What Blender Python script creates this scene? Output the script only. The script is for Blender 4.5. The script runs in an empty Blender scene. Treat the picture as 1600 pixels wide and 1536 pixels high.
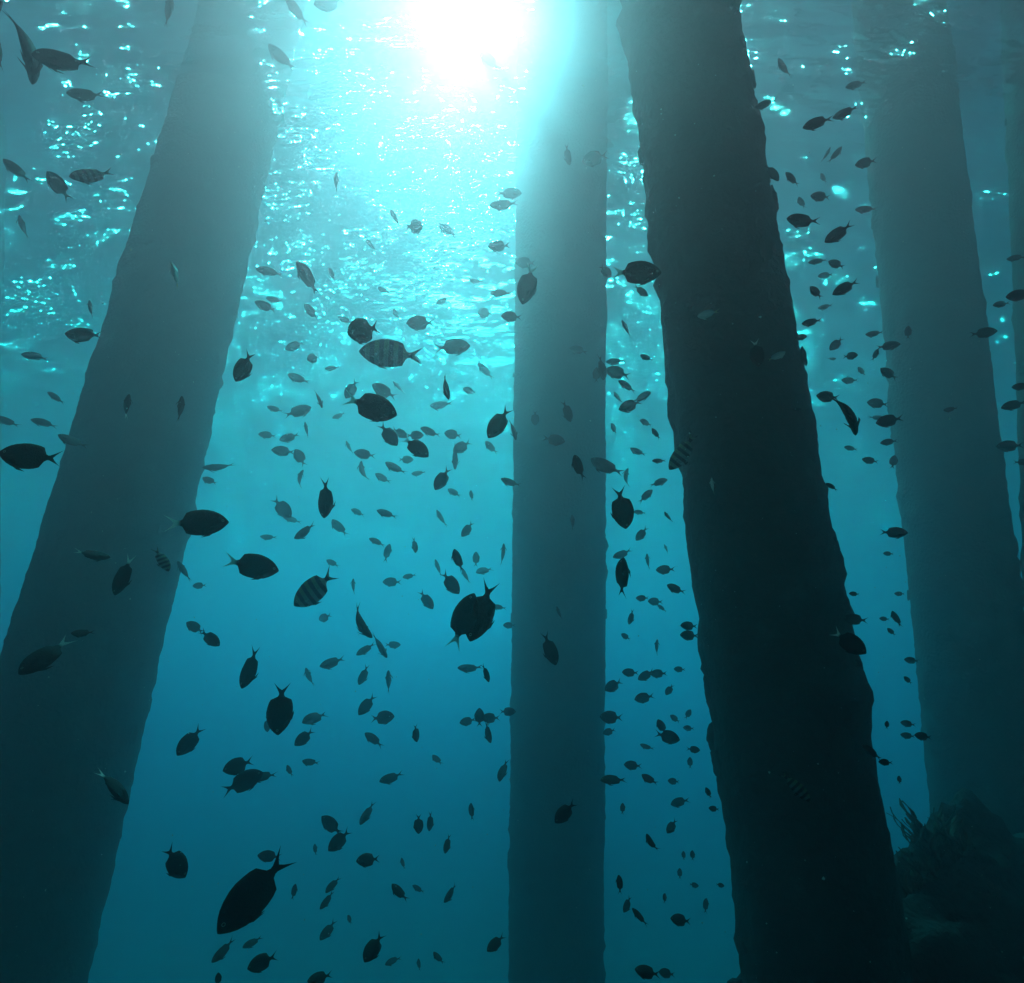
import bpy, bmesh, math, random
from mathutils import Vector, Matrix, noise as mnoise
import numpy as np

sc = bpy.context.scene
C = sc.collection
W, H, F = 1600, 1536, 953.0          # photograph size and focal length in its pixels
PITCH = math.radians(18)
DEPTH = 5.5                          # metres of water above the camera

# ------------------------------------------------------------------ camera
cam = bpy.data.cameras.new('camera')
co = bpy.data.objects.new('camera', cam)
C.objects.link(co)
cam.sensor_width = 36
cam.lens = F / W * 36
cam.clip_start = .02
cam.clip_end = 900
co.rotation_euler = (math.pi / 2 + PITCH, 0, 0)
sc.camera = co
FW = Vector((0, math.cos(PITCH), math.sin(PITCH)))
UP = Vector((0, -math.sin(PITCH), math.cos(PITCH)))
RT = Vector((1, 0, 0))


def ray(px, py):
    return (FW * F + RT * (px - W / 2) + UP * (H / 2 - py)).normalized()


# ------------------------------------------------------------------ sky, sun, exposure
SUN = ray(735, 50)
EL, AZ = math.asin(SUN.z), math.atan2(SUN.x, SUN.y)
w = bpy.data.worlds.new('World')
sc.world = w
w.use_nodes = True
nt = w.node_tree
sky = nt.nodes.new('ShaderNodeTexSky')
sky.sky_type = 'NISHITA'
sky.sun_disc = False
sky.sun_elevation = EL
sky.sun_rotation = AZ
nt.links.new(sky.outputs[0], nt.nodes['Background'].inputs[0])
nt.nodes['Background'].inputs[1].default_value = .05
sl = bpy.data.lights.new('sun', 'SUN')
sl.energy = 5
sl.angle = math.radians(.5)
sl.color = (1, .95, 0.9)
so = bpy.data.objects.new('sun', sl)
C.objects.link(so)
so.rotation_euler = SUN.to_track_quat('Z', 'Y').to_euler()
vs = sc.view_settings
vs.view_transform = 'Standard'
vs.look = 'None'
vs.gamma = 1
vs.use_curve_mapping = False
vs.exposure = -.18
cy = sc.cycles
cy.volume_bounces = 6
cy.max_bounces = 12
cy.transmission_bounces = 6
cy.transparent_max_bounces = 12
cy.use_denoising = True
cy.sample_clamp_indirect = 40
WATER = dict(density=.86, color=(.245,.092,.099), absorb=(.37,.933,.966), g=.9)


# ------------------------------------------------------------------ helpers
def tag(o, label=None, cat=None, group=None, kind=None):
    if label: o['label'] = label
    if cat: o['category'] = cat
    if group: o['group'] = group
    if kind: o['kind'] = kind
    return o


def obj(name, verts, faces, mat=None, parent=None, smooth=True):
    me = bpy.data.meshes.new(name)
    me.from_pydata([tuple(v) for v in verts], [], faces)
    me.update()
    if smooth: me.shade_smooth()
    o = bpy.data.objects.new(name, me)
    C.objects.link(o)
    if mat: me.materials.append(mat)
    if parent: o.parent = parent
    return o


def empty(name, loc=(0, 0, 0)):
    o = bpy.data.objects.new(name, None)
    C.objects.link(o)
    o.location = loc
    o.empty_display_size = .1
    return o


class NT:
    def __init__(s, name):
        s.m = bpy.data.materials.new(name)
        s.m.use_nodes = True
        s.t = s.m.node_tree
        s.t.nodes.clear()
        s.out = s.n('OutputMaterial')

    def n(s, typ, **kw):
        nd = s.t.nodes.new('ShaderNode' + typ)
        for k, v in kw.items():
            if k in nd.inputs.keys():
                nd.inputs[k].default_value = v
            else:
                setattr(nd, k, v)
        return nd

    def l(s, a, b):
        s.t.links.new(a, b)

    def ramp(s, fac, stops):
        r = s.n('ValToRGB')
        e = r.color_ramp.elements
        while len(e) < len(stops): e.new(.5)
        for k, (p, c) in enumerate(stops):
            e[k].position = p
            e[k].color = (*c, 1) if not isinstance(c, (int, float)) else (c, c, c, 1)
        s.l(fac, r.inputs[0])
        return r.outputs[0]

    def math(s, op, a, b=None, clamp=False):
        nd = s.n('Math', operation=op)
        nd.use_clamp = clamp
        for i, x in enumerate((a, b)):
            if x is None: continue
            if isinstance(x, (int, float)): nd.inputs[i].default_value = x
            else: s.l(x, nd.inputs[i])
        return nd.outputs[0]


# ------------------------------------------------------------------ materials
def mat_surface():
    m = NT('rippled_water')
    tc = m.n('TexCoord')
    mp = m.n('Mapping', Scale=(.38, 1, 1))
    m.l(tc.outputs['Object'], mp.inputs[0])
    n1 = m.n('TexNoise', Scale=2.6, Detail=3, Roughness=.5)
    m.l(mp.outputs[0], n1.inputs[0])
    n2 = m.n('TexNoise', Scale=1.3, Detail=2)
    m.l(tc.outputs['Object'], n2.inputs[0])
    b = m.n('Bump', Strength=1, Distance=1)
    m.l(n1.outputs[0], b.inputs['Height'])
    r1 = m.n('BsdfRefraction', IOR=2.0, Roughness=.11, Color=(.5, .5, .5, 1))
    r2 = m.n('BsdfRefraction', IOR=1.2, Roughness=.26)
    r3 = m.n('BsdfRefraction', IOR=1.65, Roughness=.10, Color=(.16, .16, .16, 1))
    m.l(b.outputs[0], r3.inputs['Normal'])
    m.l(b.outputs[0], r1.inputs['Normal'])
    m.l(b.outputs[0], r2.inputs['Normal'])
    tr = m.n('BsdfTransparent')
    # soft light beams painted in: separate noise darkens patches of the transparent tint
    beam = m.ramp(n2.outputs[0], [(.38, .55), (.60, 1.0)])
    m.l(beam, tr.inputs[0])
    a0 = m.n('MixShader', Fac=.5)
    m.l(r1.outputs[0], a0.inputs[1])
    m.l(r3.outputs[0], a0.inputs[2])
    a = m.n('MixShader', Fac=.04)
    m.l(a0.outputs[0], a.inputs[1])
    m.l(r2.outputs[0], a.inputs[2])
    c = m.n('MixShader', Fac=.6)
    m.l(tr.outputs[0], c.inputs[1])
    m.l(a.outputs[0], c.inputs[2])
    m.l(c.outputs[0], m.out.inputs[0])
    return m.m


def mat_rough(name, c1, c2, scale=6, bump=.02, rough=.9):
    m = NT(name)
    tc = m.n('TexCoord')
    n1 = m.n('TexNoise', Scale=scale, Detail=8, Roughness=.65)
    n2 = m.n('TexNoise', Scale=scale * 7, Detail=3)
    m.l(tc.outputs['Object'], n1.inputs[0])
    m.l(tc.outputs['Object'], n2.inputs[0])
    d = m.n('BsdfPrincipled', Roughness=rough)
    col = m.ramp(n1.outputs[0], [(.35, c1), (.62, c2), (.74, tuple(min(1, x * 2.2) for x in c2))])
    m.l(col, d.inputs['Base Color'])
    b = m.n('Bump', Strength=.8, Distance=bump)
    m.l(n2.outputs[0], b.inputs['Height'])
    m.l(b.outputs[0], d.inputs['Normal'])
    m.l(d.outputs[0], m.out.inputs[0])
    return m.m


def mat_fish(name, back, belly, bars=None, tail=None, rough=.6):
    m = NT(name)
    tc = m.n('TexCoord')
    sp = m.n('SeparateXYZ')
    m.l(tc.outputs['Object'], sp.inputs[0])
    X, Y, Z = sp.outputs
    zr = m.math('ADD', m.math('MULTIPLY', Z, 2.2), .5, True)
    col = m.ramp(zr, [(.15, belly), (.75, back)])
    if bars:                       # dark upright bars of the species
        wv = m.math('SINE', m.math('MULTIPLY', m.math('ADD', X, .03), 2 * math.pi / .145))
        ns = m.n('TexNoise', Scale=14.)
        m.l(tc.outputs['Object'], ns.inputs[0])
        wv = m.math('ADD', wv, m.math('MULTIPLY', m.math('SUBTRACT', ns.outputs[0], .5), .9))
        f = m.ramp(m.math('ADD', m.math('MULTIPLY', wv, .5), .5), [(.42, 0), (.6, 1)])
        mx = m.n('MixRGB')
        m.l(f, mx.inputs[0])
        m.l(col, mx.inputs[1])
        mx.inputs[2].default_value = (*bars, 1)
        col = mx.outputs[0]
    # eye
    ex = m.math('SUBTRACT', X, .405)
    ez = m.math('SUBTRACT', Z, .022)
    d2 = m.math('SQRT', m.math('ADD', m.math('MULTIPLY', ex, ex), m.math('MULTIPLY', ez, ez)))
    f = m.ramp(m.math('MULTIPLY', d2, 20), [(.25, 0), (.3, 1), (.42, 1), (.47, 0)])
    mx = m.n('MixRGB')
    m.l(f, mx.inputs[0])
    m.l(col, mx.inputs[1])
    mx.inputs[2].default_value = (.3, .3, .26, 1)
    col = mx.outputs[0]
    tl = m.ramp(m.math('ADD', m.math('MULTIPLY', X, -2.5), 0, True), [(.62, 0), (.76, 1)])
    if tail:
        mx = m.n('MixRGB')
        m.l(tl, mx.inputs[0])
        m.l(col, mx.inputs[1])
        mx.inputs[2].default_value = (*tail, 1)
        col = mx.outputs[0]
    p = m.n('BsdfPrincipled', Roughness=rough)
    p.inputs['Specular IOR Level'].default_value = .06
    m.l(col, p.inputs['Base Color'])
    sc_ = m.n('TexVoronoi', Scale=38.)
    m.l(tc.outputs['Object'], sc_.inputs[0])
    b = m.n('Bump', Strength=.35, Distance=.01)
    m.l(sc_.outputs[0], b.inputs['Height'])
    m.l(b.outputs[0], p.inputs['Normal'])
    t = m.n('BsdfTranslucent')
    m.l(col, t.inputs[0])
    s = m.n('MixShader')
    # the fins let light through: they start where the side outline leaves the body
    m.l(m.math('MULTIPLY', tl, .55), s.inputs[0])
    m.l(p.outputs[0], s.inputs[1])
    m.l(t.outputs[0], s.inputs[2])
    m.l(s.outputs[0], m.out.inputs[0])
    return m.m


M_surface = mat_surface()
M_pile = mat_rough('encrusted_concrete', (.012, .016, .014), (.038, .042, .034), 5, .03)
M_growth = mat_rough('reef_growth', (.015, .016, .012), (.05, .045, .035), 25, .01)
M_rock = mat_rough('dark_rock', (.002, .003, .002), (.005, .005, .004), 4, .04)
M_weed = mat_rough('weed_green', (.015, .025, .012), (.035, .05, .02), 20, .002)
M_bed = mat_rough('sand_and_silt', (.10, .10, .08), (.2, .19, .15), 2, .05)
M_speck = mat_rough('pale_speck', (.5, .5, .45), (.7, .7, .65), 5, .001)
FISH_MATS = {
    'd': mat_fish('dusky_scales', (.012, .014, .013), (.022, .023, .02)),
    'w': mat_fish('black_scales_white_tail', (.009, .01, .011), (.016, .016, .016), tail=(.75, .75, .68)),
    'z': mat_fish('barred_scales', (.13, .14, .06), (.14, .16, .16), bars=(.015, .016, .016)),
    'p': mat_fish('silver_scales', (.30, .32, .28), (.6, .6, .52), tail=(.45, .42, .2), rough=.25),
}

# ------------------------------------------------------------------ water surface: rippled sheet reaching far out
def wave(x, y):
    return (.035 * mnoise.noise(Vector((x * .9, y * 1.6, 0))) + .07 * mnoise.noise(Vector((x * .3, y * .55, 7)))
            + .012 * mnoise.noise(Vector((x * 2.6, y * 5, 3))))


def build_surface():
    xs = np.concatenate([-np.geomspace(400, 15, 8), np.linspace(-14, 14, 190), np.geomspace(15, 400, 8)])
    ys = np.concatenate([-np.geomspace(400, 5, 8), np.linspace(-4, 26, 210), np.geomspace(27, 400, 8)])
    v = [(x, y, DEPTH + wave(x, y)) for y in ys for x in xs]
    n = len(xs)
    f = [(j * n + i, (j + 1) * n + i, (j + 1) * n + i + 1, j * n + i + 1) for j in range(len(ys) - 1) for i in range(n - 1)]
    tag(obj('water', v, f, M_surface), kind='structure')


build_surface()

X = 150
o = obj('seabed', [(x, y, -7 + .25 * mnoise.noise(Vector((x * .2, y * .2, 0)))) for y in np.linspace(-X + 1, X - 1, 80) for x in np.linspace(-X + 1, X - 1, 80)],
        [(j * 80 + i, j * 80 + i + 1, (j + 1) * 80 + i + 1, (j + 1) * 80 + i) for j in range(79) for i in range(79)], M_bed)
tag(o, kind='structure')

# ------------------------------------------------------------------ the water itself: one closed box of even density
m = NT('sea_water_volume')
pv = m.n('VolumePrincipled')
pv.inputs['Density'].default_value = WATER['density']
pv.inputs['Color'].default_value = (*WATER['color'], 1)
pv.inputs['Absorption Color'].default_value = (*WATER['absorb'], 1)
pv.inputs['Anisotropy'].default_value = WATER['g']
m.l(pv.outputs[0], m.out.inputs['Volume'])
v = [(x, y, z) for z in (-8.4, DEPTH + .35) for y in (-X, X) for x in (-X, X)]
tag(obj('haze', v, [(0, 2, 3, 1), (4, 5, 7, 6), (0, 1, 5, 4), (2, 6, 7, 3), (0, 4, 6, 2), (1, 3, 7, 5)], m.m, smooth=False), kind='stuff')

# ------------------------------------------------------------------ piles
def clump_mesh(name, seed):
    """A knobbly lump of growth: several merged lobes as one skin."""
    bm = bmesh.new()
    bmesh.ops.create_icosphere(bm, subdivisions=3, radius=1)
    rnd = random.Random(seed)
    lobes = [Vector((rnd.gauss(0, 1), rnd.gauss(0, 1), rnd.uniform(-.2, 1))).normalized() for _ in range(7)]
    for v in bm.verts:
        d = v.co.normalized()
        k = .62 + .5 * max(max(0, d.dot(l)) ** 6 for l in lobes) + .22 * mnoise.noise(d * 3.1 + Vector((seed, 0, 0))) + .12 * mnoise.noise(d * 8 + Vector((0, seed, 0)))
        v.co = d * k
        v.co.z *= .75
    me = bpy.data.meshes.new(name)
    bm.to_mesh(me)
    bm.free()
    me.shade_smooth()
    me.materials.append(M_growth)
    return me


CLUMPS = [clump_mesh('growth_clump', s) for s in range(5)]
PILES = []


def pile(x1, y1, w1, x2, y2, w2, dia, label, clumps, rings, seed, extra=()):
    p = ray(x1, y1); p = p * (F * dia / w1 / p.dot(FW))
    q = ray(x2, y2); q = q * (F * dia / w2 / q.dot(FW))
    h = q.y
    dr = (p - q).normalized()
    A = q + dr * ((DEPTH + 5 - q.z) / dr.z)
    B = q + dr * ((-7.3 - q.z) / dr.z)
    M = dr.to_track_quat('Z', 'Y').to_matrix()
    n = 72
    L = (A - B).length
    vs_, fs = [], []
    for i in range(rings):
        t = i / (rings - 1) * L
        c = dr * t
        for j in range(n):
            a = 2 * math.pi * j / n
            d = M @ Vector((math.cos(a), math.sin(a), 0))
            P = d * dia / 2 + c
            g = max(0, mnoise.noise(P * 2.3 + Vector((seed * 9, 0, 0)))) * .022 + max(0, mnoise.noise(P * 9 + Vector((0, seed * 5, 0)))) * (.012 + .075 * max(0, mnoise.noise(P * 1.7 + Vector((3, 0, seed))) + .1)) + abs(mnoise.noise(P * 23)) * .016
            vs_.append(d * (dia / 2 + g) + c)
    for i in range(rings - 1):
        for j in range(n):
            fs.append((i * n + j, i * n + (j + 1) % n, (i + 1) * n + (j + 1) % n, (i + 1) * n + j))
    fs.append(tuple(range((rings - 1) * n, rings * n)))
    fs.append(tuple(reversed(range(n))))
    e = empty('pier_pile', B)
    tag(e, label, 'pile', 'round pier piles standing in the water')
    obj('shaft', vs_, fs, M_pile, e)
    rnd = random.Random(seed)
    spots = [(rnd.uniform(.12, .78), rnd.uniform(0, 2 * math.pi), rnd.uniform(.02, .05) * (1.8 if rnd.random() < .15 else 1)) for _ in range(clumps)]
    for (t, a, s) in spots:
        d = M @ Vector((math.cos(a), math.sin(a), 0))
        g = bpy.data.objects.new('growth_clump', rnd.choice(CLUMPS))
        C.objects.link(g)
        g.parent = e
        g.location = dr * t * L + d * (dia / 2 + .01)
        g.rotation_mode = 'QUATERNION'
        g.rotation_quaternion = d.to_track_quat('Z', 'Y')
        k = rnd.uniform(.7, 1.3)
        g.scale = (s * k, s / k * 1.3, s * .8)
    for (px, py, s) in extra:          # larger lumps that break the outline
        r = ray(px, py)
        P = r * (h / r.y)
        t = (P - B).dot(dr)
        d = (P - B - dr * t).normalized()
        g = bpy.data.objects.new('growth_clump', CLUMPS[int(px) % 5])
        C.objects.link(g)
        g.parent = e
        g.location = dr * t + d * (dia / 2 + .01)
        g.rotation_mode = 'QUATERNION'
        g.rotation_quaternion = d.to_track_quat('Z', 'Y')
        g.scale = (s * .8, s * 1.3, s * .7)
    PILES.append((B, dr, dia / 2))


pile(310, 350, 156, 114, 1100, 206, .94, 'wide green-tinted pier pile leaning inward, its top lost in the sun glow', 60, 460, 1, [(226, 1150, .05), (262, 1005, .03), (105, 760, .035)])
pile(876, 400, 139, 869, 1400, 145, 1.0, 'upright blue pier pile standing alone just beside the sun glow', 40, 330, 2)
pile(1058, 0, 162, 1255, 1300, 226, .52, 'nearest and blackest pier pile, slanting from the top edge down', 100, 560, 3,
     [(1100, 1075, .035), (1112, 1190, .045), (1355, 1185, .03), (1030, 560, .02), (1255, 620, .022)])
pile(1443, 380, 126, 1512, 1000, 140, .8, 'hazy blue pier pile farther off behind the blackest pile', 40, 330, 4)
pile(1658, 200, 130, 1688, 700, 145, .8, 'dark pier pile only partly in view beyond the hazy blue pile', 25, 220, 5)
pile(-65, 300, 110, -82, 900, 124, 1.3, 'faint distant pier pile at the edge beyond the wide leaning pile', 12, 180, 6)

# ------------------------------------------------------------------ rock outcrop with weed, low beside the near pile
def rock(name, px, py, y, r, label, seed, rot=0):
    c = ray(px, py); c = c * (y / c.y)
    bm = bmesh.new()
    bmesh.ops.create_icosphere(bm, subdivisions=6, radius=1)
    for v in bm.verts:
        d = v.co.normalized()
        k = 1 + .34 * mnoise.noise(d * 1.7 + Vector((seed, 0, 0))) + .16 * mnoise.noise(d * 4.3 + Vector((0, seed, 0))) + .07 * mnoise.noise(d * 11) + .03 * mnoise.noise(d * 27)
        v.co = Vector((d.x * r[0], d.y * r[1], d.z * r[2])) * k
    me = bpy.data.meshes.new(name)
    bm.to_mesh(me); bm.free()
    me.shade_smooth()
    me.materials.append(M_rock)
    o = bpy.data.objects.new(name, me)
    C.objects.link(o)
    o.location = c
    tag(o, label, 'rock')
    return o, c


def rock_top(o, x, y):
    bpy.context.view_layer.update()
    hit, loc, nor, _ = o.ray_cast(Vector((x, y, 30)) - o.location, Vector((0, 0, -1)))
    return loc + o.location if hit else None


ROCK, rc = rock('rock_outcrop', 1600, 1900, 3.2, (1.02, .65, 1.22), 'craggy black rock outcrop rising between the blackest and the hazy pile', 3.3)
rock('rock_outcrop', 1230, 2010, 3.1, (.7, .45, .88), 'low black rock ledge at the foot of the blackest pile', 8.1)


def weed(x, y, h, nbl, seed, label):
    P = rock_top(ROCK, x, y)
    if P is None: return
    rnd = random.Random(seed)
    e = empty('seaweed', P)
    tag(e, label, 'seaweed', 'seaweed tufts on the rock outcrop')
    for b in range(nbl):
        hh = h * .85 * rnd.uniform(.4, 1)
        a = rnd.uniform(0, 2 * math.pi)
        dx, dy = math.cos(a), math.sin(a)
        w0 = rnd.uniform(.004, .011)
        lean = rnd.uniform(.1, .55)
        ph = rnd.uniform(0, 6)
        k = 12
        v, f = [], []
        for i in range(k):
            t = i / (k - 1)
            cx = dx * (.03 + lean * hh * t ** 1.6) + .03 * t * math.sin(ph + t * 9)
            cyy = dy * (.03 + lean * hh * t ** 1.6) + .03 * t * math.cos(ph + t * 8)
            cz = hh * t - .03
            ww = w0 * (.45 + 1.3 * t) * (1 - t ** 5) + .002 + .004 * math.sin(t * 25 + ph)
            th = .0025
            sx, sy = -dy, dx
            v += [(cx + sx * ww, cyy + sy * ww, cz), (cx + dx * th, cyy + dy * th, cz), (cx - sx * ww, cyy - sy * ww, cz), (cx - dx * th, cyy - dy * th, cz)]
        for i in range(k - 1):
            for j in range(4):
                f.append((i * 4 + j, i * 4 + (j + 1) % 4, i * 4 + 4 + (j + 1) % 4, i * 4 + 4 + j))
        f += [(3, 2, 1, 0), tuple(range(4 * k - 4, 4 * k))]
        obj('blade', v, f, M_weed, e)


for k, (px, hh, nb, lab) in enumerate([
        (1385, .20, 9, 'short seaweed tuft on the rock, close against the blackest pile'),
        (1408, .30, 12, 'tall ragged seaweed tuft sticking up from the rock into open water'),
        (1432, .22, 12, 'bushy seaweed tuft in the middle of the rock crest'),
        (1455, .34, 12, 'tallest seaweed tuft rising in front of the hazy blue pile'),
        (1490, .22, 9, 'low seaweed tuft on the rock, farthest from the blackest pile')]):
    r = ray(px, 1290); P = r * (3.06 / r.y)
    weed(P.x, 3.06 + .05 * (k % 2), hh, nb * 3, 50 + k, lab)

# ------------------------------------------------------------------ fish
def fish_mesh(name, mat, bend=0.0, slim=1.0):
    prof = [(.50, .006, -.006, .005), (.485, .034, -.03, .022), (.455, .072, -.062, .042), (.41, .112, -.1, .056), (.35, .155, -.142, .068),
            (.27, .19, -.182, .078), (.18, .208, -.206, .084), (.09, .213, -.214, .084), (.0, .198, -.2, .079), (-.07, .168, -.17, .068),
            (-.13, .128, -.13, .055), (-.18, .09, -.092, .041), (-.225, .06, -.061, .028), (-.265, .041, -.042, .017)]

    def dorsal(x): return 0 if x > .3 else (.3 - x) * .1 if x > .15 else .015 if x > .02 else .015 + (.02 - x) * .22 if x > -.13 else max(0, .048 - (-.13 - x) * .5)
    def anal(x): return 0 if x > .05 else (.05 - x) * .26 if x > -.13 else max(0, .047 - (-.13 - x) * .5)
    N = 20
    V, Fc = [], []
    for (x, zt, zb, th) in prof:
        for j in range(N):
            a = 2 * math.pi * j / N
            c, s = math.cos(a), math.sin(a)
            y = th * math.copysign(abs(c) ** .85, c)
            z = (zt if s > 0 else -zb) * s * slim * (1.1 if x < .45 else 1.03)
            xx = x
            if j == N // 4:
                e = dorsal(x); z += e; y = 0; xx -= e * .75
            if j == 3 * N // 4:
                e = anal(x) ; z -= e; y = 0; xx -= e * .8
            V.append([xx, y, z])
    for s in (.12, .3, .5, .72, .88, 1.0):
        for j in range(N):
            a = 2 * math.pi * j / N
            v = math.sin(a)
            av = abs(v)
            hgt = .036 + .12 * s ** 1.1
            V.append([-.27 - s * (.085 + .155 * av ** 1.3), .012 * (1 - s) * math.cos(a) + .0022 * math.cos(a), v * hgt])
    R = len(prof) + 6
    for i in range(R - 1):
        for j in range(N):
            Fc.append((i * N + j, i * N + (j + 1) % N, (i + 1) * N + (j + 1) % N, (i + 1) * N + j))
    Fc.append(tuple(reversed(range(N))))
    q0 = (R - 1) * N
    for j in range(-N // 4, N // 4):
        a_, b_, c_, d_ = j % N, (j + 1) % N, (N // 2 - j - 1) % N, (N // 2 - j) % N
        Fc.append(tuple(dict.fromkeys(q0 + k for k in (a_, b_, c_, d_))))
    bm = bmesh.new()
    bv = [bm.verts.new(v) for v in V]
    faces = [bm.faces.new([bv[k] for k in f]) for f in Fc]
    # pectoral fins grown out of the flanks, pelvic fins out of the belly
    for (ri, j, off, sp) in ((4, N - 2, (-.12, .08, -.04), .035), (4, N // 2 + 1, (-.12, -.08, -.04), .035), (5, 3 * N // 4 + 1, (-.10, .02, -.06), .02), (5, 3 * N // 4 - 2, (-.10, -.02, -.06), .02)):
        f = faces[ri * N + j]
        for step, (k, ww) in enumerate(((.4, .8), (1, 1.25))):
            base = f.calc_center_median()
            r = bmesh.ops.extrude_discrete_faces(bm, faces=[f])
            f = r['faces'][0]
            c = f.calc_center_median()
            o_ = Vector(off) * (k if step == 0 else .6)
            ax = Vector((.5, 0, 1)).normalized() if abs(off[1]) > .05 else Vector((1, 0, .2)).normalized()
            for v in f.verts:
                d = v.co - c
                v.co = c + o_ + ax * d.dot(ax) * (1.1 if step == 0 else 1.3) + (d - ax * d.dot(ax)) * (.3 if step == 0 else .3)
    if bend:
        for v in bm.verts:           # bend sideways, tail more than head
            s = .5 - v.co.x
            th = bend * s ** 1.2
            cx, cyv = .5, 0
            x, y = 0., 0.
            n = 8
            for q in range(n):
                ss = s * (q + .5) / n
                t = bend * ss ** 1.2
                x += math.cos(t) * s / n
                y += math.sin(t) * s / n
            v.co.x, v.co.y = .5 - x + math.sin(th) * v.co.y, y + math.cos(th) * v.co.y
        cxm = sum(v.co.x for v in bm.verts) / len(bm.verts)
        cym = sum(v.co.y for v in bm.verts) / len(bm.verts)
        if abs(bend) > 1:
            bm.verts.ensure_lookup_table()
            hx, hy = bm.verts[0].co.x, bm.verts[0].co.y
            tv = bm.verts[(R - 1) * N].co
            ang = math.atan2(hy - tv.y, hx - tv.x)
            ca, sa = math.cos(-ang), math.sin(-ang)
            for v in bm.verts:
                x, y = v.co.x - cxm, v.co.y - cym
                v.co.x, v.co.y = x * ca - y * sa, x * sa + y * ca
    bm.normal_update()
    bmesh.ops.recalc_face_normals(bm, faces=bm.faces)
    me = bpy.data.meshes.new(name)
    bm.to_mesh(me)
    bm.free()
    me.shade_smooth()
    me.materials.append(mat)
    return me


NAMES = {'d': 'damselfish', 'w': 'white_tailed_fish', 'z': 'striped_fish', 'p': 'silver_fish'}
FM = {(k, b): fish_mesh(NAMES[k], FISH_MATS[k], b, .9 if k == 'z' else 1) for k in 'dwzp' for b in (0, .35, -.35, 1.25, -1.25)}

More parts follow.
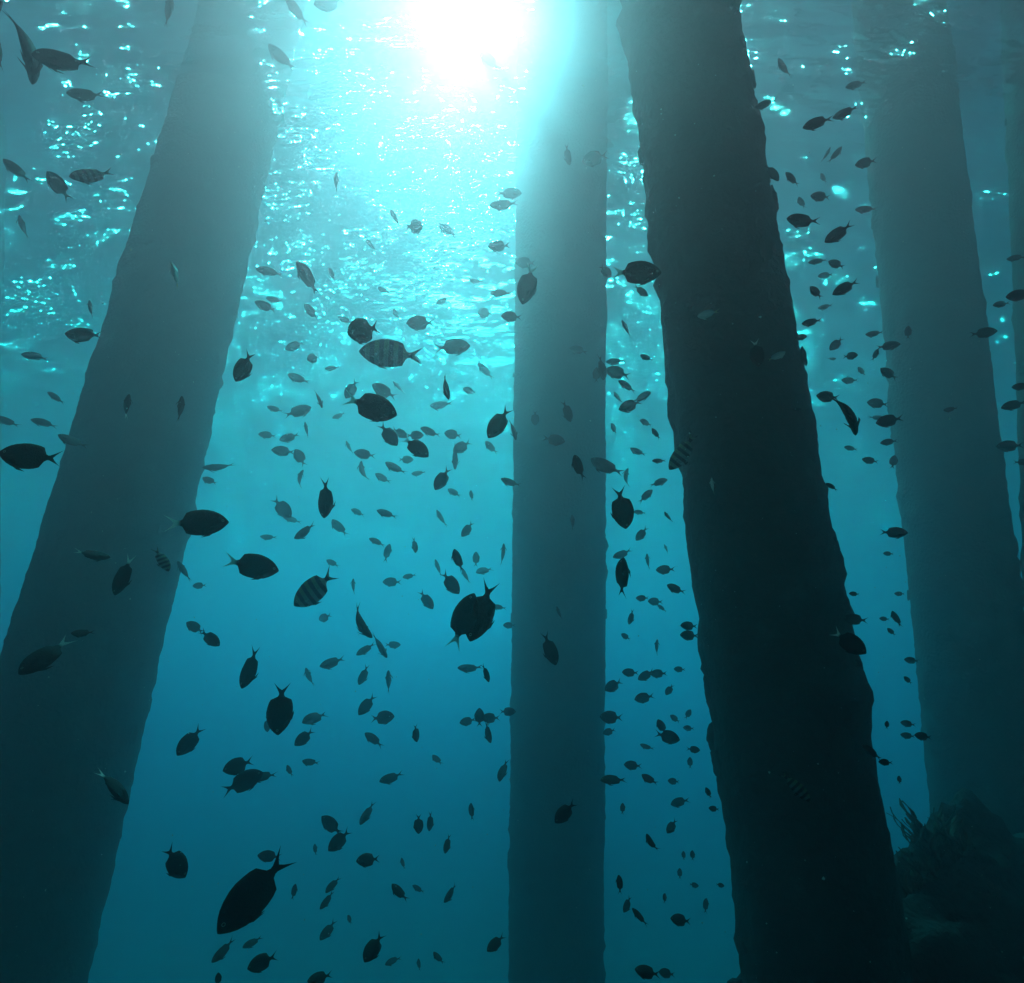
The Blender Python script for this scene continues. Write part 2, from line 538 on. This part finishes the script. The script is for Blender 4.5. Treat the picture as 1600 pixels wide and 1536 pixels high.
# photo x, y, length (photo pixels), heading (degrees, 0 = towards the right, 90 = up),
# pose (s side-on, m half turned, t edge-on from below, w turned away), haze (0 near .. 5 far), kind, bend
FISH = """
-2,8,40,90,t,2|-3,82,50,100,t,2|36,72,104,-72,t,2,d,c|99,98,78,185,m,1.8|135,150,52,190,m,3|27,267,42,145,m,3|92,291,46,130,s,3|145,276,62,195,m,2.5,z
263,18,46,80,t,3.5|34,355,35,100,t,4.5|464,18,45,140,m,4|515,2,50,200,s,4|440,93,50,140,m,4.4|524,285,30,80,t,4.5|647,354,32,5,w,3.2|618,342,30,120,t,4.5
700,362,35,140,m,5|580,385,28,125,t,4.4|795,302,40,0,m,3.6|788,321,46,180,m,3.2|780,385,35,180,s,3.4|765,92,40,150,m,5|886,242,30,-75,m,2.8|930,247,42,190,s,2.8
1278,190,44,190,m,1.8|1322,177,38,185,m,3|1338,132,30,180,m,4|1224,108,35,115,t,4|1198,163,34,180,m,3|1291,243,24,60,t,3.8|1305,243,28,50,m,3.5|1353,254,30,180,s,3
1207,268,35,-60,m,2.5|1238,280,30,130,m,2.5|1283,307,31,165,s,3|1254,346,48,160,m,1.8|1311,365,44,205,m,2|1354,327,32,170,m,4|1252,318,22,110,m,4.5|1286,279,18,110,m,4.8
276,431,40,112,t,1.6,p|133,525,52,180,m,2|55,556,35,180,m,4.5|140,483,28,90,t,4.5|89,621,28,150,m,4.8|70,660,36,170,m,4.5|12,660,34,150,m,4.5|114,691,44,150,m,2.8
50,715,82,172,s,.5|196,635,40,75,t,1.8,w|284,640,42,90,t,1.5|382,573,54,-118,s,1.1|343,731,48,180,t,3.5|328,752,24,150,m,4.5
422,423,42,180,m,4.2|483,434,58,130,m,3.0|415,479,34,160,s,4|486,488,30,130,m,4.8|461,540,32,205,m,4.8|491,559,26,200,w,4.5|569,516,58,195,w,1|612,553,100,178,s,1.5,z
657,504,44,185,s,2.8|707,541,56,2,s,2.5|467,593,36,155,m,4.5|499,622,32,-75,t,2.8|549,608,34,-120,s,3.2|600,612,42,150,s,3.2|624,606,28,135,t,4.8|695,604,42,-72,t,.9
691,634,38,180,m,4.6|580,635,84,-18,s,.6,w|465,643,44,20,m,3.6|479,672,26,100,t,3.8|418,679,27,180,m,4.8|453,684,32,195,m,3.9|443,705,36,175,s,3.6|469,715,30,120,s,3.6
470,749,32,80,t,4,d,c|607,679,44,-52,s,1.7|624,676,28,-30,s,3.5|649,697,52,-40,s,1.1,w|648,680,28,0,s,3.2|673,675,34,160,m,3.4|708,679,28,170,s,3.8|722,698,32,-150,s,3.9
711,712,44,-90,t,3.2|570,710,34,170,s,3.2|618,733,38,145,m,3|634,718,24,0,s,4.5|598,748,28,145,m,4.4|569,737,36,110,t,4,d,c|691,748,42,-122,s,1.8|780,660,60,-125,s,.9
803,670,36,-80,t,2.5|798,755,34,155,m,2.6|511,778,64,-98,m,.9|440,793,42,-50,s,3.6|759,580,36,135,m,4.8|783,458,34,180,m,3.1|800,494,34,180,s,2.4|619,491,18,120,m,5.2
757,489,24,180,w,5.3|520,429,22,125,m,5.3|767,700,28,130,m,4.8|736,775,18,90,m,4.5|825,442,66,-105,s,1.6,w|821,410,32,180,s,3.8|994,426,78,-4,s,.9,w|946,423,26,-50,s,2.6
1001,454,28,-40,m,4|980,513,30,125,t,3|904,546,30,170,m,3.8|942,573,42,-88,m,2.3|965,582,40,165,s,2.6|932,587,26,90,s,3|962,565,30,180,m,3.4|1011,560,24,150,m,3.8
981,603,34,150,m,2.8|965,622,24,120,t,4.2|985,634,38,197,s,2.8|1001,620,34,20,m,3.8|887,642,36,-75,m,2.1|836,653,24,-90,s,3.6|865,687,36,-10,s,2.5|903,731,42,105,m,.9
948,731,58,150,m,2.0|980,747,32,90,t,3.6,d,c|972,793,68,-80,s,.6|1028,753,30,12,m,3.1|1008,775,30,40,m,3.2|997,707,28,150,m,3.8|1025,678,22,125,m,4.2|1069,707,70,-130,m,1,z
1107,490,34,190,m,2.4,p|1182,551,44,-82,s,1.2,w|1112,760,28,90,t,2,p|1278,408,28,180,m,3.4|1307,413,26,150,s,2.8|1290,430,22,180,s,4.2|1275,457,26,130,s,2.3|1321,449,40,205,s,1.8
1269,504,30,180,m,3.8|1250,527,20,0,s,3.4|1307,537,26,225,s,3.2|1328,556,22,0,s,2.5|1367,522,26,175,m,3.1|1419,520,22,90,s,3|1387,540,34,0,s,2.7|1368,555,20,70,m,3
1299,561,14,0,m,4.5|1347,580,18,130,m,4.5|1389,584,30,140,s,2.7|1328,595,24,170,m,3.7|1319,645,82,-62,t,.5,d,c|1294,620,34,170,s,2.7|1372,630,31,170,s,3|1390,657,38,190,s,1.9
1369,653,22,0,m,4|1389,690,24,190,s,2.5|1360,720,24,165,s,2.5|1396,722,22,80,s,3.3|1536,520,36,0,s,2.3|1593,461,34,180,s,2.1|1565,475,22,180,s,3.3|1585,632,34,195,s,2.5
1596,604,24,180,s,2.5|1578,697,34,180,s,2.9|1597,722,22,0,s,2.7|1242,640,20,0,t,2,p|1486,640,20,180,m,3|1213,558,30,30,m,2,p|1588,402,24,180,m,3.2
308,817,90,0,s,.55,w|392,884,84,-14,s,.7,w|143,868,50,-10,m,.95,w|193,898,66,-110,m,.85,w|254,873,44,-68,m,1.1,z|288,893,38,120,t,2.5|312,915,20,180,s,4.5|305,980,30,145,s,2.5
328,997,38,-45,s,1.4|72,1024,80,-145,m,.8,w|130,990,32,170,m,1|297,1158,50,-135,s,1.5|180,1226,74,-62,t,.7,w|273,1347,58,-60,s,.9|350,1486,40,210,m,1.7|395,1472,30,195,m,2.1
398,1393,134,-140,s,.35|373,1196,46,190,s,1.5|378,1222,64,15,s,1.3|413,1213,38,180,m,1.6|457,812,30,160,m,4.9|478,831,40,210,m,2.2|530,826,36,125,m,3.6|590,846,28,160,m,3.3
604,864,30,70,m,4.1|605,803,34,160,m,2.9|689,811,32,115,t,4.1|731,827,30,230,s,3.2|649,851,26,-90,m,2.8|715,877,40,105,m,1.1|744,874,24,90,s,4.4|757,890,28,200,m,4.1
787,867,36,90,t,3.3|685,888,30,110,t,4.1|703,910,46,-52,s,1.7|727,901,28,110,t,3.9|613,909,30,180,s,3.6|666,937,36,-55,s,2.6|551,917,26,85,t,3.7|494,920,82,217,s,1,z
507,965,20,200,w,4|566,970,64,-65,t,1.05,d,v|593,1008,46,-60,t,2.5|572,1014,34,210,m,2.9|613,1008,26,0,s,4.2|724,970,92,68,s,.5,w|753,955,98,-112,s,.55|780,948,24,180,m,3.7
796,977,20,180,s,3.4|520,1036,40,190,m,2.8|482,1059,32,105,t,3.7|569,1055,32,240,m,2.9|607,1066,36,90,t,3.1|735,1045,40,175,m,2.7|760,1051,30,-75,m,1.1|393,1043,66,-115,m,.9
438,1106,80,-95,s,.7|418,1131,24,-90,s,2.9|573,1101,38,230,s,2.3|492,1120,40,200,m,2.5|597,1121,38,0,s,2.3|476,1152,36,215,s,1.9|585,1155,36,145,m,2.7|649,1145,28,-80,m,1.5
731,1127,26,190,s,2.7|749,1122,30,90,s,2.5|767,1122,30,180,s,2.7|761,1144,34,-70,m,1.9|683,1188,22,130,m,3.3|793,1112,26,0,s,2.7|486,1192,28,160,m,2.5|452,1205,20,110,m,2.7
612,1216,38,190,m,2.3|785,1202,36,255,m,2.3|574,1270,38,235,m,2.3|518,1290,42,135,s,1.9|531,1313,42,215,s,1.7|654,1287,28,-90,s,1.3|673,1283,28,-100,m,2.3|736,1269,26,90,m,2.7
699,1318,28,255,m,2.1|492,1328,17,90,m,3.5|576,1343,38,180,s,1.1|629,1350,18,100,m,3.1|421,1338,36,165,s,1.5|520,1381,30,225,m,1.9|512,1407,30,220,m,2.1|459,1394,22,75,m,2.3
624,1396,36,130,m,1.2|654,1389,22,150,m,2.9|705,1396,32,225,m,2.2|513,1454,32,220,m,1.9|547,1437,15,120,m,3|584,1480,44,230,s,.7|614,1500,26,200,m,2.9|685,1498,24,130,m,2.3
654,1508,17,90,m,3.3|775,1474,34,215,s,1.4|410,1503,44,190,s,.9|500,1529,38,180,s,.8|341,1531,19,90,s,1.2|896,817,26,100,t,2.7|1003,834,28,230,s,3.1|1044,809,22,120,t,3.9
973,866,32,200,m,3.1|970,903,64,82,m,.6|1011,878,26,90,t,3.5|1042,858,17,120,t,4.3|1040,890,30,185,s,2.5|1056,921,30,155,m,2.3|1004,935,21,180,s,3.3|1024,940,23,180,s,3.5
987,964,25,250,m,2.9|873,959,24,105,t,2.5|859,1013,54,-70,m,.9|978,995,17,150,s,3.3|1025,1012,26,80,t,3.7|1077,978,27,180,s,3.3|1078,993,30,180,s,2.9|985,1051,26,180,s,2.5
1010,1055,30,210,s,2.5|1029,1052,26,190,s,2.9|1062,1046,18,180,s,3.7|959,1071,32,210,s,2.7|1046,1077,21,240,s,3.1|1007,1090,32,195,s,2.5|956,1121,38,180,s,2.3|1034,1136,25,120,s,2.3
1043,1151,38,-10,s,1.8|1075,1116,17,60,s,3.3|1055,1123,18,150,s,3.7|1076,1138,17,180,s,3.5|1011,1168,23,160,m,3.1|1083,1171,21,0,s,2.9|952,1143,21,200,s,2.9|989,1196,28,180,s,2.5
959,1217,42,190,m,1.4|1015,1219,28,150,m,2.1|1053,1221,19,180,s,3.1|1107,1239,17,120,s,2.5|1116,1264,17,180,s,1.9|1062,1252,30,205,m,2.7|973,1264,17,90,s,2.5|1050,1291,26,235,s,2.3
1019,1317,30,130,m,.9,d,c|883,1269,44,225,s,.85|1082,1337,15,90,s,2.5|1068,1337,13,90,s,3.1|969,1382,26,100,m,.9|981,1413,26,240,m,1.9|1000,1433,32,140,m,.85|1064,1438,32,180,s,1.5
1038,1404,15,80,m,3.1|1084,1383,15,0,s,3.1|1102,1415,21,80,m,2.9|1125,1383,13,0,s,3.1|1012,1520,40,175,s,.85|1042,1521,25,180,s,2.3|1062,1365,15,90,s,3.3|1078,1192,17,90,s,3.3
1396,832,38,0,s,1.8|1305,844,15,90,t,3.1|1335,928,15,180,s,3.3|1406,928,15,180,s,3.3|1337,968,34,180,s,2.3|1400,968,28,110,m,2.5|1393,987,15,140,s,2.9|1382,967,14,180,s,3.7
1326,1003,56,-32,s,.6,w|1343,1038,17,130,s,2.3|1425,1032,21,180,s,2.9|1419,1063,15,140,s,2.7|1386,1133,13,90,s,2.3|1419,1131,21,180,s,3.1|1443,1151,24,180,s,1.8|1419,1150,21,180,s,2.9
1364,1175,32,155,m,1.1|1384,1191,20,190,s,1.4|1405,1219,13,90,s,2.3|1388,865,14,180,s,3.1|429,469,26,170,m,4.9|600,455,22,150,m,5.2|693,470,24,200,m,5|745,440,24,170,m,5.2|540,500,24,160,m,5|520,575,24,190,m,4.9|650,560,24,150,m,5|735,610,24,170,m,4.9|430,640,26,160,m,4.8|530,650,22,200,m,4.8|545,700,24,110,t,4.6|655,740,24,180,m,4.5|710,770,24,150,m,4.5|560,800,24,160,m,4.4|420,840,26,170,m,4.5|640,900,22,190,m,4.4|520,880,22,150,m,4.3|1010,660,22,160,m,4.2|1030,720,22,180,m,4.1|960,670,20,120,m,4.2|1000,800,20,180,m,3.9|1035,950,18,150,m,3.8|1290,480,22,180,m,4|1330,700,20,170,m,3.8|1300,760,20,150,m,3.8|1244,1227,56,-45,m,.9,z
"""


def pile_clear(r, s, pad):
    """Largest distance <= s along r that stays clear of every pile."""
    best = s
    for (B, dr, rad) in PILES:
        t = .3
        while t < best + .2:
            P = r * t - B
            if (P - dr * P.dot(dr)).length < rad + pad:
                best = min(best, t - .05)
                break
            t += .04
    return best


def region(px, py):
    le = 307 + (py - 350) * -.26
    hw = 92 + max(0, py - 350) * .027
    if px < le - hw: return 'outside the wide leaning pile'
    if px <= le + hw: return 'against the wide leaning pile'
    if px < 797: return 'below the sun glow' if py < 1000 else 'low in the widest gap'
    if px <= 945: return 'against the upright blue pile'
    ce = 1063 + py * .158
    cw = 92 + py * .02
    if px < ce - cw: return 'between upright and blackest piles'
    if px <= ce + cw: return 'against the blackest pile'
    if px < 1370 + max(0, py - 400) * .117: return 'between blackest and hazy piles'
    return 'by the hazy blue pile'


DIRS = ['facing right', 'nose tilted up to the right', 'nose up', 'nose tilted up to the left', 'facing left', 'nose tilted down to the left', 'nose down', 'nose tilted down to the right']
DIRS = ['facing right', 'nose up-right', 'nose up', 'nose up-left', 'facing left', 'nose down-left', 'nose down', 'nose down-right']
ORD = ['', 'second', 'third', 'fourth', 'fifth', 'sixth', 'seventh', 'eighth', 'ninth', 'tenth', 'eleventh', 'twelfth',
       'thirteenth', 'fourteenth', 'fifteenth', 'sixteenth', 'seventeenth', 'eighteenth', 'nineteenth', 'twentieth']
KIND = {'d': 'damselfish', 'w': 'white-tailed damselfish', 'z': 'striped fish', 'p': 'pale silver fish'}


LANDMARKS = [(612, 553, 'the large striped fish'), (580, 635, 'the big white-tailed fish in mid-water'), (740, 960, 'the overlapping black pair'),
             (398, 1393, 'the biggest black fish'), (308, 817, 'the big fish leaving the leaning pile'), (494, 920, 'the tilted striped fish'),
             (50, 715, 'the lone big fish outside the leaning pile'), (438, 1106, 'the big nose-down fish'), (994, 426, 'the big fish touching the blackest pile'),
             (972, 793, 'the upper of two upright fish'), (970, 903, 'the lower of two upright fish'), (1319, 645, 'the curled black fish'),
             (378, 1222, 'the touching dark trio'), (1254, 346, 'the dark fish beside the blackest pile'), (1430, 1290, 'the seaweed tufts'),
             (1364, 1175, 'the fish half hidden by the blackest pile'), (584, 1480, 'the black fish near the bottom edge'), (36, 72, 'the curled fish in the top corner'),
             (780, 660, 'the black fish by the upright pile'), (1043, 1151, 'the dark fish in the narrow gap'), (1019, 1317, 'the small curled fish')]


def where(f):
    x, y = f['x'], f['y']
    reg = region(x, y)
    if reg.startswith('against') or reg.startswith('by'):
        return reg + (', near the surface' if y < 330 else ', upper part' if y < 620 else ', middle part' if y < 920 else ', lower part')
    near = sorted((math.hypot(x - a, y - b), a, b, n) for a, b, n in LANDMARKS if math.hypot(x - a, y - b) > 12)
    d, a, b, n = near[0]
    if d > 230:
        return reg + (', near the surface' if y < 330 else ', upper part' if y < 620 else ', middle part' if y < 920 else ', lower part')
    q = 'just ' if d < 75 else ''
    if abs(y - b) > abs(x - a): return f"{q}{'above' if y < b else 'below'} {n}"
    return f"{q}{'left' if x < a else 'right'} of {n}"


def parse():
    out = []
    for s in FISH.replace('\n', '|').split('|'):
        if not s.strip(): continue
        a = s.strip().split(',')
        out.append(dict(x=float(a[0]), y=float(a[1]), L=float(a[2]), ang=float(a[3]) % 360, pose=a[4], t=float(a[5]), k=a[6] if len(a) > 6 else 'd', c=(0 if len(a) < 8 else 1 if a[7] == 'c' else -1)))
    return out


def place(f, rnd):
    r = ray(f['x'], f['y'])
    d = .6 + .98 * f['t']
    d = pile_clear(r, d, .09)
    P = r * d
    depth = P.dot(FW)
    # frame facing the camera at this spot
    b = -r
    rr = UP.cross(b).normalized() * 1.0
    uu = b.cross(rr).normalized()
    a = math.radians(f['ang'])
    h = rr * math.cos(a) + uu * math.sin(a)
    n = -rr * math.sin(a) + uu * math.cos(a)
    if n.dot(uu) < -.12 or (abs(n.dot(uu)) <= .12 and rnd.random() < .5): n = -n
    yaw = math.radians({'s': rnd.uniform(-16, 16), 'm': rnd.uniform(-22, 22), 't': rnd.uniform(-15, 15), 'w': 50}[f['pose']])
    roll = math.radians({'s': rnd.uniform(-5, 25), 'm': rnd.uniform(38, 56), 't': rnd.uniform(70, 85), 'w': 5}[f['pose']])
    Xa = (h * math.cos(yaw) + b * math.sin(yaw)).normalized()
    Za = (n * math.cos(roll) - b * math.sin(roll))
    Za = (Za - Xa * Za.dot(Xa)).normalized()
    Ya = Za.cross(Xa)
    R = Matrix((Xa, Ya, Za)).transposed()
    size = f['L'] * depth / F / math.cos(yaw) * (1.0 if f['pose'] != 'w' else .85)
    bend = rnd.choice((0, .35, -.35, .35)) if not f['c'] else f['c'] * 1.25
    return P, R, size, bend, d


def build_fish():
    L = parse()
    L.sort(key=lambda f: -f['L'])
    ind, rest = L[:318], L[318:]
    for f in ind:
        tone = 'jet-black' if f['t'] < 1.3 else 'dark' if f['t'] < 2.4 else 'grey-blue' if f['t'] < 3.5 else 'faint'
        if f['k'] in 'zp': tone = 'near' if f['t'] < 1.3 else 'distant'
        d = DIRS[int(((f['ang'] + 22.5) % 360) // 45)]
        pose = 'slim ' if f['pose'] == 't' else 'curled ' if f['c'] else ''
        big = 'large ' if f['L'] >= 75 else 'tiny ' if f['L'] < 25 else ''
        f['key'] = f"{big}{pose if not f['c'] else 'curled '}{tone} {KIND[f['k']]} {d}, {where(f)}"
    by = {}
    for f in ind: by.setdefault(f['key'], []).append(f)
    for k, v in by.items():
        v.sort(key=lambda f: f['y'])
        for i, f in enumerate(v):
            f['label'] = k + ('' if len(v) == 1 else ', upper one' if len(v) == 2 and i == 0 else ', lower one' if len(v) == 2 else ', highest' if i == 0 else ', lowest' if i == len(v) - 1 else f', {ORD[i]} down')
    for f in ind:
        rnd = random.Random(int(f['x'] * 31 + f['y'] * 7 + 1000))
        P, R, s, bend, d = place(f, rnd)
        o = bpy.data.objects.new(NAMES[f['k']], FM[(f['k'], bend)])
        C.objects.link(o)
        o.matrix_world = Matrix.Translation(P) @ R.to_4x4() @ Matrix.Diagonal((s, s * rnd.uniform(.85, 1.15), s * rnd.uniform(.88, 1.1), 1))
        tag(o, f['label'], 'fish', 'fish schooling between the pier piles')
    V, Fc = [], []
    for f in rest:
        rnd = random.Random(int(f['x'] * 31 + f['y'] * 7 + 1000))
        P, R, s, bend, d = place(f, rnd)
        me = FM[(f['k'], bend)]
        n = len(V)
        V += [P + R @ (v.co * s) for v in me.vertices]
        Fc += [tuple(n + i for i in p.vertices) for p in me.polygons]
    if V:
        tag(obj('distant_fish_school', V, Fc, FISH_MATS['d']), kind='stuff')
    return ind


IND = build_fish()

# ------------------------------------------------------------------ specks drifting in the water
rnd = random.Random(4)
V, Fc = [], []
for _ in range(1100):
    r = ray(rnd.uniform(0, W), rnd.uniform(100, H))
    d = rnd.uniform(.7, 3.2)
    P = r * d
    s = rnd.uniform(.0004, .0012) * (1 if rnd.random() < .93 else 1.8)
    n = len(V)
    k = [rnd.uniform(.6, 1.4) for _ in range(6)]
    V += [P + Vector(q) * s * kk for q, kk in zip(((1, 0, 0), (-1, 0, 0), (0, 1, 0), (0, -1, 0), (0, 0, 1), (0, 0, -1)), k)]
    Fc += [(n + a, n + b, n + c) for a, b, c in ((0, 2, 4), (2, 1, 4), (1, 3, 4), (3, 0, 4), (2, 0, 5), (1, 2, 5), (3, 1, 5), (0, 3, 5))]
tag(obj('drifting_particles', V, Fc, M_speck, smooth=False), kind='stuff')
